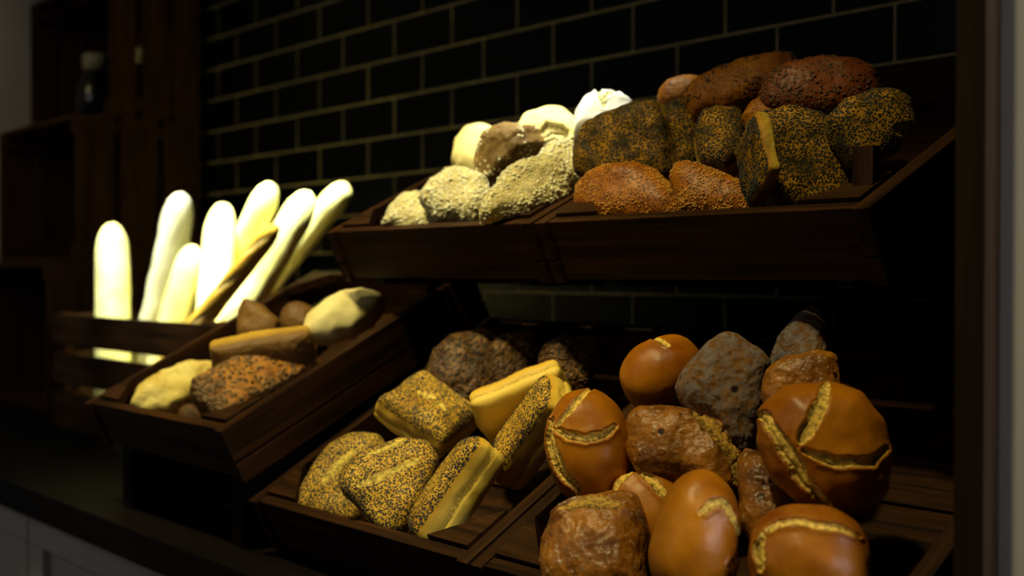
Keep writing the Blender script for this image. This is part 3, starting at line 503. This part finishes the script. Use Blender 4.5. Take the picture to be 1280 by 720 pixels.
    ('poppy_loaf', 'darkpoppy', [0.867, -0.4836, 1.3949], [0.8656, 0.372, 0.1406, 0.3043], 0.0524, 0.092, 0.0478, 'small dark roll with pale speckled top between the two large poppy rolls', {'shape': [(-1.0, 0.159), (-0.8, 0.797), (-0.167, 1.0), (0.733, 0.942), (1.0, 0.391), (0.833, -0.623), (0.167, -1.0), (-0.733, -0.826)], 'seed': 46, 'tz': 0.2, 'lev': 6, 'lump': 0.04, 'group': 'dark poppy seed rolls in the upper right tray', 'ex': 0.5, 'ez': 0.6, 'seeds': ('poppy', 1500), 'patch': -0.2, 'rough': 0.0006, 'tray': 'T2'}),
    ('poppy_loaf', 'darkpoppy', [0.7749, -0.4369, 1.4121], [0.74, 0.6017, 0.1999, 0.2245], 0.0472, 0.091, 0.0445, 'half hidden dark roll with orange top behind the left poppy roll', {'shape': [(-1.0, 0.565), (-0.621, 0.957), (0.181, 1.0), (0.768, 0.609), (0.971, -0.087), (0.852, -0.783), (-0.02, -1.0), (-0.773, -0.522)], 'seed': 47, 'tz': -0.1, 'lev': 6, 'lump': 0.04, 'group': 'dark poppy seed rolls in the upper right tray', 'ex': 0.5, 'ez': 0.6, 'seeds': ('poppy', 1500), 'patch': -0.2, 'rough': 0.0006, 'tray': 'T2'}),
    ('orange_roll', 'long', [0.7117, -0.3627, 1.4761], [0.8248, 0.4841, 0.1644, 0.2416], 0.0609, 0.0528, 0.0401, 'small smooth orange roll peeping out at the left end of the long orange loaf', {'shape': [(0.957, 0.458), (0.871, 0.668), (0.753, 0.821), (0.601, 0.928), (0.421, 0.989), (0.219, 1.0), (-0.002, 0.961), (-0.252, 0.864), (-0.491, 0.727), (-0.678, 0.571), (-0.825, 0.393), (-0.93, 0.196), (-0.989, -0.012), (-1.0, -0.227), (-0.957, -0.458), (-0.871, -0.668), (-0.753, -0.821), (-0.601, -0.928), (-0.421, -0.989), (-0.219, -1.0), (0.002, -0.961), (0.252, -0.864), (0.491, -0.727), (0.678, -0.571), (0.825, -0.393), (0.93, -0.196), (0.989, 0.012), (1.0, 0.227)], 'seed': 48, 'lev': 6, 'lump': 0.04, 'ex': 0.7, 'ez': 0.85, 'rough': 0.0006, 'tray': 'T2'}),
    ('seeded_loaf', 'long', [0.8307, -0.4014, 1.4683], [0.8114, 0.5165, 0.166, 0.2173], 0.1243, 0.0829, 0.0491, 'long orange seeded loaf lying on top of the pile, left of the reddish loaf', {'shape': [(-1.0, -0.413), (-0.929, 0.04), (-0.507, 0.413), (0.077, 0.84), (0.568, 1.0), (0.903, 0.92), (0.998, 0.467), (0.918, -0.147), (0.435, -0.493), (-0.298, -0.973), (-0.794, -1.0)], 'seed': 49, 'seeds': ('lin', 260), 'patch': 0.05, 'sz': -0.3, 'group': 'long orange loaves on top of the upper right tray', 'lev': 6, 'lump': 0.04, 'ex': 0.7, 'ez': 0.85, 'rough': 0.0006, 'cracks': [([(-0.065, 0.692), (0.212, 0.868), (0.51, 0.893)], 0.01053, 0.00176)], 'tray': 'T2'}),
    ('seeded_loaf', 'red', [0.952, -0.4328, 1.4474], [0.7868, 0.5054, 0.1998, 0.2926], 0.1191, 0.0688, 0.0482, 'reddish brown seeded loaf on top of the pile at the right', {'shape': [(-1.0, -0.176), (-0.904, 0.471), (-0.53, 0.853), (0.123, 1.0), (0.667, 0.912), (0.939, 0.471), (0.987, -0.176), (0.807, -0.765), (0.194, -1.0), (-0.524, -0.941), (-0.919, -0.706)], 'seed': 50, 'seeds': ('lin', 420), 'patch': -0.1, 'sz': -0.3, 'group': 'long orange loaves on top of the upper right tray', 'lev': 6, 'lump': 0.04, 'ex': 0.7, 'ez': 0.85, 'rough': 0.0006, 'tray': 'T2'}),
    ('orange_roll', 'long', [0.9196, -0.4561, 1.425], [0.7863, 0.496, 0.2021, 0.3081], 0.0751, 0.0459, 0.0356, 'orange roll showing just above the largest dark poppy roll', {'shape': [(-1.0, -0.289), (-0.785, 0.511), (-0.26, 1.0), (0.421, 0.778), (0.986, -0.067), (0.914, -0.733), (0.007, -1.0), (-0.794, -0.911)], 'seed': 51, 'lev': 6, 'lump': 0.04, 'ex': 0.7, 'ez': 0.85, 'rough': 0.0006, 'tray': 'T2'}),
    ('poppy_loaf', 'darkpoppy', [1.0354, -0.4764, 1.3984], [0.704, 0.5839, 0.2588, 0.3106], 0.0812, 0.0767, 0.0371, 'dark poppy seed roll with a pale right tip, rightmost in the upper tray', {'shape': [(-0.966, 0.247), (-0.551, 0.677), (0.077, 1.0), (0.618, 0.978), (1.0, 0.72), (0.987, 0.032), (0.619, -0.57), (0.064, -1.0), (-0.454, -0.935), (-0.774, -0.398)], 'seed': 52, 'tz': -0.4, 'lev': 6, 'lump': 0.04, 'group': 'dark poppy seed rolls in the upper right tray', 'ex': 0.5, 'ez': 0.6, 'seeds': ('poppy', 1500), 'patch': -0.2, 'rough': 0.0006, 'cracks': [([(0.502, -0.132), (0.723, -0.213), (0.854, -0.477)], 0.0104, 0.00223)], 'tray': 'T2'}),
    ('oat_roll', 'oat', [0.4519, -0.5463, 1.3324], [0.8138, 0.4318, 0.183, 0.3431], 0.1187, 0.0699, 0.0523, 'low oat flake roll at the front left of the upper left tray', {'shape': [(-0.956, -0.5), (-0.834, 0.214), (-0.57, 0.786), (-0.121, 1.0), (0.396, 0.857), (0.901, 0.214), (1.0, -0.5), (0.478, -1.0), (-0.376, -0.929)], 'seed': 61, 'group': 'pale oat flake rolls in the upper left tray', 'lev': 6, 'lump': 0.05, 'rough': 0.0012, 'ex': 0.6, 'ez': 0.75, 'seeds': ('oat', 800), 'patch': -0.45, 'tz': -0.5, 'tray': 'T1'}),
    ('oat_roll', 'oat', [0.5159, -0.5498, 1.3529], [0.8066, 0.4733, 0.1825, 0.3036], 0.0932, 0.0818, 0.0486, 'oat flake roll behind the low front left one in the upper left tray', {'shape': [(-1.0, 0.015), (-0.758, 0.612), (-0.336, 0.94), (0.22, 1.0), (0.666, 0.761), (0.998, 0.015), (0.925, -0.731), (0.498, -1.0), (-0.422, -0.731)], 'seed': 62, 'group': 'pale oat flake rolls in the upper left tray', 'lev': 6, 'lump': 0.05, 'rough': 0.0012, 'ex': 0.6, 'ez': 0.75, 'seeds': ('oat', 800), 'patch': -0.45, 'tz': -0.5, 'tray': 'T1'}),
    ('oat_roll', 'oat', [0.6636, -0.5703, 1.3574], [0.7592, 0.5067, 0.2268, 0.3398], 0.1017, 0.0815, 0.0409, 'large three cornered oat flake roll at the right front of the upper left tray', {'shape': [(-1.0, -1.0), (-0.917, -0.419), (-0.583, 0.349), (-0.2, 0.721), (0.383, 1.0), (0.817, 0.907), (1.0, 0.395), (0.917, -0.302), (0.55, -0.628), (-0.117, -0.953), (-0.783, -1.0)], 'seed': 63, 'group': 'pale oat flake rolls in the upper left tray', 'lev': 6, 'lump': 0.05, 'rough': 0.0012, 'ex': 0.6, 'ez': 0.75, 'seeds': ('oat', 800), 'patch': -0.45, 'tz': -0.5, 'tray': 'T1'}),
    ('oat_roll', 'oat', [0.6333, -0.4891, 1.3881], [0.701, 0.4508, 0.2845, 0.4737], 0.0549, 0.0686, 0.0413, 'oat flake roll squeezed between the large oat roll and the dark poppy roll', {'shape': [(0.978, 0.288), (0.912, 0.523), (0.809, 0.705), (0.669, 0.847), (0.498, 0.945), (0.3, 0.997), (0.08, 1.0), (-0.173, 0.948), (-0.419, 0.853), (-0.615, 0.728), (-0.775, 0.571), (-0.895, 0.387), (-0.971, 0.182), (-1.0, -0.039), (-0.978, -0.288), (-0.912, -0.523), (-0.809, -0.705), (-0.669, -0.847), (-0.498, -0.945), (-0.3, -0.997), (-0.08, -1.0), (0.173, -0.948), (0.419, -0.853), (0.615, -0.728), (0.775, -0.571), (0.895, -0.387), (0.971, -0.182), (1.0, 0.039)], 'seed': 64, 'group': 'pale oat flake rolls in the upper left tray', 'lev': 6, 'lump': 0.05, 'rough': 0.0012, 'ex': 0.6, 'ez': 0.75, 'seeds': ('oat', 800), 'patch': -0.45, 'tz': -0.5, 'tray': 'T1'}),
    ('floured_roll', 'pale', [0.4243, -0.4422, 1.4221], [0.8163, 0.4851, 0.1693, 0.2639], 0.0671, 0.0854, 0.0532, 'smooth pale roll at the left of the pile in the upper left tray', {'shape': [(-0.94, -0.365), (-1.0, 0.365), (-0.57, 0.873), (0.101, 1.0), (0.723, 0.81), (0.985, 0.111), (0.865, -0.778), (0.107, -1.0), (-0.614, -0.841)], 'seed': 65, 'lev': 6, 'lump': 0.04, 'ex': 0.7, 'ez': 0.8, 'tray': 'T1'}),
    ('oat_roll', 'oatdark', [0.5391, -0.4837, 1.4074], [0.7115, 0.6907, 0.1075, 0.0719], 0.0844, 0.0864, 0.0593, 'brown sided oat roll standing on edge in the middle of the upper left tray', {'shape': [(-0.977, -0.439), (-1.0, 0.293), (-0.674, 0.78), (-0.027, 1.0), (0.643, 0.902), (0.979, 0.415), (0.662, -0.195), (0.077, -0.439), (-0.485, -1.0), (-0.797, -0.854)], 'seed': 66, 'group': 'pale oat flake rolls in the upper left tray', 'lev': 6, 'lump': 0.05, 'rough': 0.0012, 'ex': 0.6, 'ez': 0.75, 'seeds': ('oat', 160), 'patch': 0.0, 'tz': -0.5, 'tray': 'T1'}),
    ('floured_roll', 'pale', [0.5514, -0.4325, 1.4324], [0.7201, 0.4784, 0.267, 0.4259], 0.0808, 0.0822, 0.0563, 'bright pale roll at the back of the upper left tray with a shaded hollow', {'shape': [(-0.968, 0.284), (-0.718, 0.791), (-0.233, 1.0), (0.417, 1.0), (0.889, 0.642), (1.0, -0.015), (0.803, -0.761), (0.016, -1.0), (-0.713, -0.761)], 'seed': 67, 'lev': 6, 'lump': 0.05, 'ex': 0.7, 'ez': 0.8, 'cracks': [([(-0.473, -0.324), (-0.088, -0.099), (0.358, -0.211)], 0.01406, 0.00502)], 'tray': 'T1'}),
    ('floured_roll', 'white', [0.6225, -0.4034, 1.4521], [0.7915, 0.5178, 0.188, 0.2647], 0.0761, 0.0759, 0.0569, 'white floured roll with a ragged crack, behind the dark poppy roll', {'shape': [(-0.959, -0.556), (-0.947, 0.175), (-0.703, 0.714), (-0.224, 1.0), (0.385, 0.937), (0.843, 0.651), (1.0, -0.143), (0.707, -0.778), (-0.244, -1.0)], 'seed': 68, 'lev': 6, 'lump': 0.05, 'ex': 0.7, 'ez': 0.8, 'cracks': [([(-0.266, 0.973), (-0.088, 0.614), (0.051, 0.015)], 0.00883, 0.00393), ([(-0.019, 0.314), (0.275, 0.614), (0.466, 0.913)], 0.00883, 0.00393)], 'tray': 'T1'}),
    ('ciabatta', 'ciabatta', [0.1036, -0.7176, 1.1032], [0.72, 0.3412, 0.2817, 0.5346], 0.1301, 0.0863, 0.0421, 'pale ciabatta roll in the front left corner of the seeded slab tray', {'shape': [(-0.998, -0.581), (-0.813, 0.032), (-0.337, 0.613), (0.328, 1.0), (0.819, 0.935), (1.0, 0.613), (0.77, 0.161), (0.331, -0.419), (-0.16, -0.935), (-0.713, -1.0)], 'seed': 71, 'lev': 6, 'lump': 0.06, 'ex': 0.6, 'ez': 0.75, 'rough': 0.001, 'cat': 'ciabatta', 'tray': 'M'}),
    ('seeded_slab', 'slab', [0.2645, -0.6861, 1.1245], [0.5628, 0.3638, 0.1623, 0.7243], 0.1685, 0.0686, 0.0478, 'long slab of bread covered in sunflower seeds, in the tray before the baguettes', {'shape': 'rect', 'seed': 72, 'lev': 6, 'lump': 0.03, 'ex': 0.4, 'ez': 0.45, 'rough': 0.0012, 'seeds': ('sun', 620), 'tz': -0.1, 'sz': 0.05, 'patch': -0.5, 'cat': 'bread', 'tray': 'M'}),
    ('rimmed_loaf', 'brown', [0.2518, -0.6649, 1.1541], [0.4537, 0.7371, 0.37, 0.3375], 0.1351, 0.0654, 0.0422, 'brown loaf on edge with a golden rim, behind the sunflower slab', {'shape': 'rect', 'seed': 73, 'lev': 6, 'lump': 0.05, 'rough': 0.0008, 'ex': 0.45, 'ez': 0.5, 'cat': 'bread', 'tray': 'M'}),
    ('seeded_roll', 'darkseed', [0.1997, -0.7406, 1.075], [0.7421, 0.4143, 0.272, 0.4513], 0.0372, 0.0337, 0.0273, 'small dark seeded piece between the ciabatta and the tray front', {'shape': [(0.954, -0.42), (1.0, -0.185), (0.992, 0.031), (0.936, 0.239), (0.833, 0.433), (0.688, 0.606), (0.503, 0.756), (0.266, 0.883), (0.016, 0.97), (-0.205, 1.0), (-0.409, 0.98), (-0.59, 0.911), (-0.743, 0.796), (-0.865, 0.636), (-0.954, 0.42), (-1.0, 0.185), (-0.992, -0.031), (-0.936, -0.239), (-0.833, -0.433), (-0.688, -0.606), (-0.503, -0.756), (-0.266, -0.883), (-0.016, -0.97), (0.205, -1.0), (0.409, -0.98), (0.59, -0.911), (0.743, -0.796), (0.865, -0.636)], 'seed': 74, 'lev': 5, 'lump': 0.05, 'cat': 'roll', 'seeds': ('lin', 120), 'tz': -0.6, 'tray': 'M'}),
    ('floured_roll', 'pale', [0.2859, -0.5597, 1.2043], [0.7595, 0.4149, 0.2434, 0.4378], 0.1168, 0.0826, 0.0542, 'pale floured roll with a raised flap, at the back right of the seeded slab tray', {'shape': [(-1.0, -0.677), (-0.867, 0.032), (-0.521, 0.548), (-0.021, 0.871), (0.475, 1.0), (0.923, 0.742), (0.994, 0.387), (0.647, -0.161), (0.142, -0.742), (-0.455, -1.0)], 'seed': 75, 'lev': 6, 'lump': 0.05, 'ex': 0.7, 'ez': 0.8, 'cracks': [([(-0.061, 0.639), (0.251, 0.456), (0.718, 0.517)], 0.00976, 0.00325)], 'tray': 'M'}),
    ('brown_roll', 'brown', [0.1599, -0.5561, 1.1949], [0.7781, 0.4892, 0.2085, 0.3342], 0.0549, 0.0558, 0.046, 'brown roll tucked behind the pale floured roll with the flap', {'shape': [(1.0, -0.0), (0.954, 0.255), (0.867, 0.468), (0.741, 0.651), (0.579, 0.8), (0.386, 0.91), (0.167, 0.977), (-0.09, 1.0), (-0.343, 0.977), (-0.55, 0.91), (-0.723, 0.8), (-0.858, 0.651), (-0.952, 0.468), (-1.0, 0.255), (-1.0, 0.0), (-0.954, -0.255), (-0.867, -0.468), (-0.741, -0.651), (-0.579, -0.8), (-0.386, -0.91), (-0.167, -0.977), (0.09, -1.0), (0.343, -0.977), (0.55, -0.91), (0.723, -0.8), (0.858, -0.651), (0.952, -0.468), (1.0, -0.255)], 'seed': 76, 'lev': 6, 'lump': 0.05, 'rough': 0.0008, 'tray': 'M'}),
    ('brown_roll', 'brown', [0.0845, -0.5757, 1.1908], [0.763, 0.5365, 0.2049, 0.2966], 0.0687, 0.0733, 0.0518, 'dark brown roll at the back left of the seeded slab tray, under the brown baguette', {'shape': [(-0.916, -0.75), (-0.973, 0.5), (-0.72, 1.0), (0.077, 0.714), (1.0, -0.036), (1.0, -0.75), (0.069, -1.0)], 'seed': 77, 'lev': 6, 'lump': 0.05, 'rough': 0.0008, 'ex': 0.6, 'ez': 0.7, 'tray': 'M'})
]
for b in BREADS: bread(*b)

BAGUETTES = [
    ([-0.9448, -0.37, 1.3757], [-0.7498, -0.4494, 0.955], 0.082, 0.08, 'baguette', 'leftmost baguette, short and upright in the slatted crate'),
    ([-0.8034, -0.27, 1.4426], [-0.9074, -0.3392, 0.955], 0.0738, 0.0, 'whitebaguette', 'tall white floured baguette, second from the left in the slatted crate'),
    ([-0.5645, -0.36, 1.3211], [-0.6651, -0.4207, 0.955], 0.0607, 0.0, 'baguette', 'short baguette leaning in front of the tall white floured one'),
    ([-0.539, -0.31, 1.4066], [-0.4606, -0.3899, 0.955], 0.0675, 0.0, 'baguette', 'upright baguette fourth from the left, beside the short leaning one'),
    ([-0.4647, -0.24, 1.4444], [-0.8744, -0.2942, 0.955], 0.0592, 0.0, 'baguette', 'baguette leaning right, behind the brown baguette'),
    ([-0.2745, -0.27, 1.4173], [-0.5425, -0.4325, 0.955], 0.0641, 0.0, 'baguette', 'thick leaning baguette just right of the brown baguette'),
    ([-0.3002, -0.17, 1.4371], [-0.8065, -0.3052, 0.955], 0.0557, 0.0, 'baguette', 'rightmost baguette, its tip beside the corner of the upper tray'),
    ([-0.1958, -0.385, 1.3492], [-0.7014, -0.441, 0.955], 0.0532, 0.35, 'brownbaguette', 'thin browned baguette leaning in front of the pale ones')
]
def baguette(A, B, w, taper, kind, label, i):
    A, B = Vector(A), Vector(B); d = B - A; L = d.length; q = Vector((0, 0, -1)).rotation_difference(d)
    n, ns = 40, 90; V = []; F = []
    for j in range(ns + 1):
        t = j / ns; zz = -t * L; e = min(t, 1 - t) * L
        r = w / 2 * (1 - (1 - min(1, e / (w * 1.15))) ** 2.4) ** .5 if e < w * 1.15 else w / 2
        r *= 1 - taper * (1 - t)
        bx = .012 * math.sin(t * PI) * math.sin(i * 1.7)
        for k in range(n):
            a = 2 * PI * k / n; rr = r * (1 + .05 * noise.noise(Vector((math.cos(a) * 2, math.sin(a) * 2, zz * 22 + i * 7))))
            V.append((rr * math.cos(a) + bx, rr * math.sin(a) * .92, zz))
    for j in range(ns):
        for k in range(n): F.append((j * n + k, j * n + (k + 1) % n, (j + 1) * n + (k + 1) % n, (j + 1) * n + k))
    V = np.array(V)
    # slashes on the side that faces the room
    cr = np.zeros(len(V))
    for sI in range(5):
        zc = -L * (.10 + .17 * sI); u = (V[:, 2] - zc) / (w * 1.1); ax = V[:, 0] / (w * .5) - u * .5
        m = np.exp(-(ax / .16) ** 2) * (abs(u) < 1) * (1 - u * u).clip(0) * (V[:, 1] < 0); cr = np.maximum(cr, m)
    me = bpy.data.meshes.new('baguette'); V[:, 1] += cr * .003
    me.from_pydata(V.tolist(), [], F[:]); fattr(me, 'crumb', cr * .9); fattr(me, 'top', np.zeros(len(V))); fattr(me, 'zn', np.ones(len(V)))
    o = link('baguette', me, MAT[kind], smooth=True); o.location = A; o.rotation_mode = 'QUATERNION'; o.rotation_quaternion = q
    tag(o, label, 'baguette', 'baguettes standing in the crates')
for i, b in enumerate(BAGUETTES): baguette(*b, i)

# ------------------------------------------------------------------ light
def spot(loc, tgt, power, size, blend, col, rad=.05):
    l = bpy.data.lights.new('spot', 'SPOT'); l.energy = power; l.spot_size = math.radians(size); l.spot_blend = blend; l.color = col; l.shadow_soft_size = rad
    o = bpy.data.objects.new('spot_lamp', l); COL.objects.link(o); o.location = loc
    o.rotation_euler = (Vector(tgt) - Vector(loc)).to_track_quat('-Z', 'Y').to_euler(); return o
def area(loc, tgt, power, sx, sy, col):
    l = bpy.data.lights.new('area', 'AREA'); l.shape = 'RECTANGLE'; l.size = sx; l.size_y = sy; l.energy = power; l.color = col
    o = bpy.data.objects.new('fill_light', l); COL.objects.link(o); o.location = loc
    o.rotation_euler = (Vector(tgt) - Vector(loc)).to_track_quat('-Z', 'Y').to_euler(); return o
WARM = (1, .82, .36)
for sx, sy, tx, pw in ((-.82, -.62, -.84, 480), (-.45, -.70, -.56, 560), (.10, -.86, -.36, 460), (.22, -.46, -.34, 520)):  # the last one is added to fill the baguettes' shaded right sides
    spot((sx, sy, 2.62), (tx, -.29, 1.26), pw, 19, .6, (.96, 1, .64), .04)
spot((.54, -.50, 2.62), (.54, -.33, 1.42), 210, 21, .8, (1, .98, .74), .05)
spot((.50, -.95, 2.62), (.50, -.50, 1.36), 68, 19, .9, (1, .95, .66), .05)
spot((1.00, -1.24, 2.60), (.96, -.60, 1.08), 52, 36, .9, WARM, .06)
spot((.55, -1.26, 2.60), (.40, -.62, 1.08), 84, 42, .9, WARM, .06)
spot((.30, -1.20, 2.60), (.02, -.54, 1.16), 70, 30, .9, (1, .88, .5), .06)
spot((-.9, -1.6, 2.5), (-1.4, -.35, 1.45), 8, 50, .9, WARM, .08)  # weak unseen spot added to lift the dark crate stack
area((.0, -2.9, 2.3), (-1.77, -.6, 1.5), 4.2, 1.6, .8, (1, .95, .86))  # unseen fill light added to lift the left wall and cabinets
area((2.7, -.55, 2.0), (1.28, -.5, 1.3), 27, .8, .8, (.97, .95, 1))  # unseen fill light added to brighten the outer face of the right wall
w = bpy.data.worlds.new('world'); S.world = w; w.use_nodes = True
w.node_tree.nodes['Background'].inputs[0].default_value = (.8, .78, .75, 1); w.node_tree.nodes['Background'].inputs[1].default_value = .004

# ------------------------------------------------------------------ camera
cam = bpy.data.cameras.new('camera'); co = bpy.data.objects.new('camera', cam); COL.objects.link(co); S.camera = co
cam.sensor_width = 36; cam.lens = 1500 / 1280 * 36; cam.clip_start = .05
yaw, pit, rol = .7178, -.012, .0008
fw = Vector((-math.cos(yaw) * math.cos(pit), math.sin(yaw) * math.cos(pit), math.sin(pit)))
rt = Vector((math.sin(yaw), math.cos(yaw), 0)); up = rt.cross(fw)
r2 = rt * math.cos(rol) + up * math.sin(rol); u2 = up * math.cos(rol) - rt * math.sin(rol)
co.matrix_world = Matrix(((r2.x, u2.x, -fw.x, 1.6584), (r2.y, u2.y, -fw.y, -1.4589), (r2.z, u2.z, -fw.z, 1.2641), (0, 0, 0, 1)))
cam.dof.use_dof = True; cam.dof.focus_distance = 1.10; cam.dof.aperture_fstop = 4.2
vs = S.view_settings; S.display_settings.display_device = 'sRGB'
vs.view_transform = 'Standard'; vs.look = 'None'; vs.exposure = 0; vs.gamma = 1; vs.use_curve_mapping = False
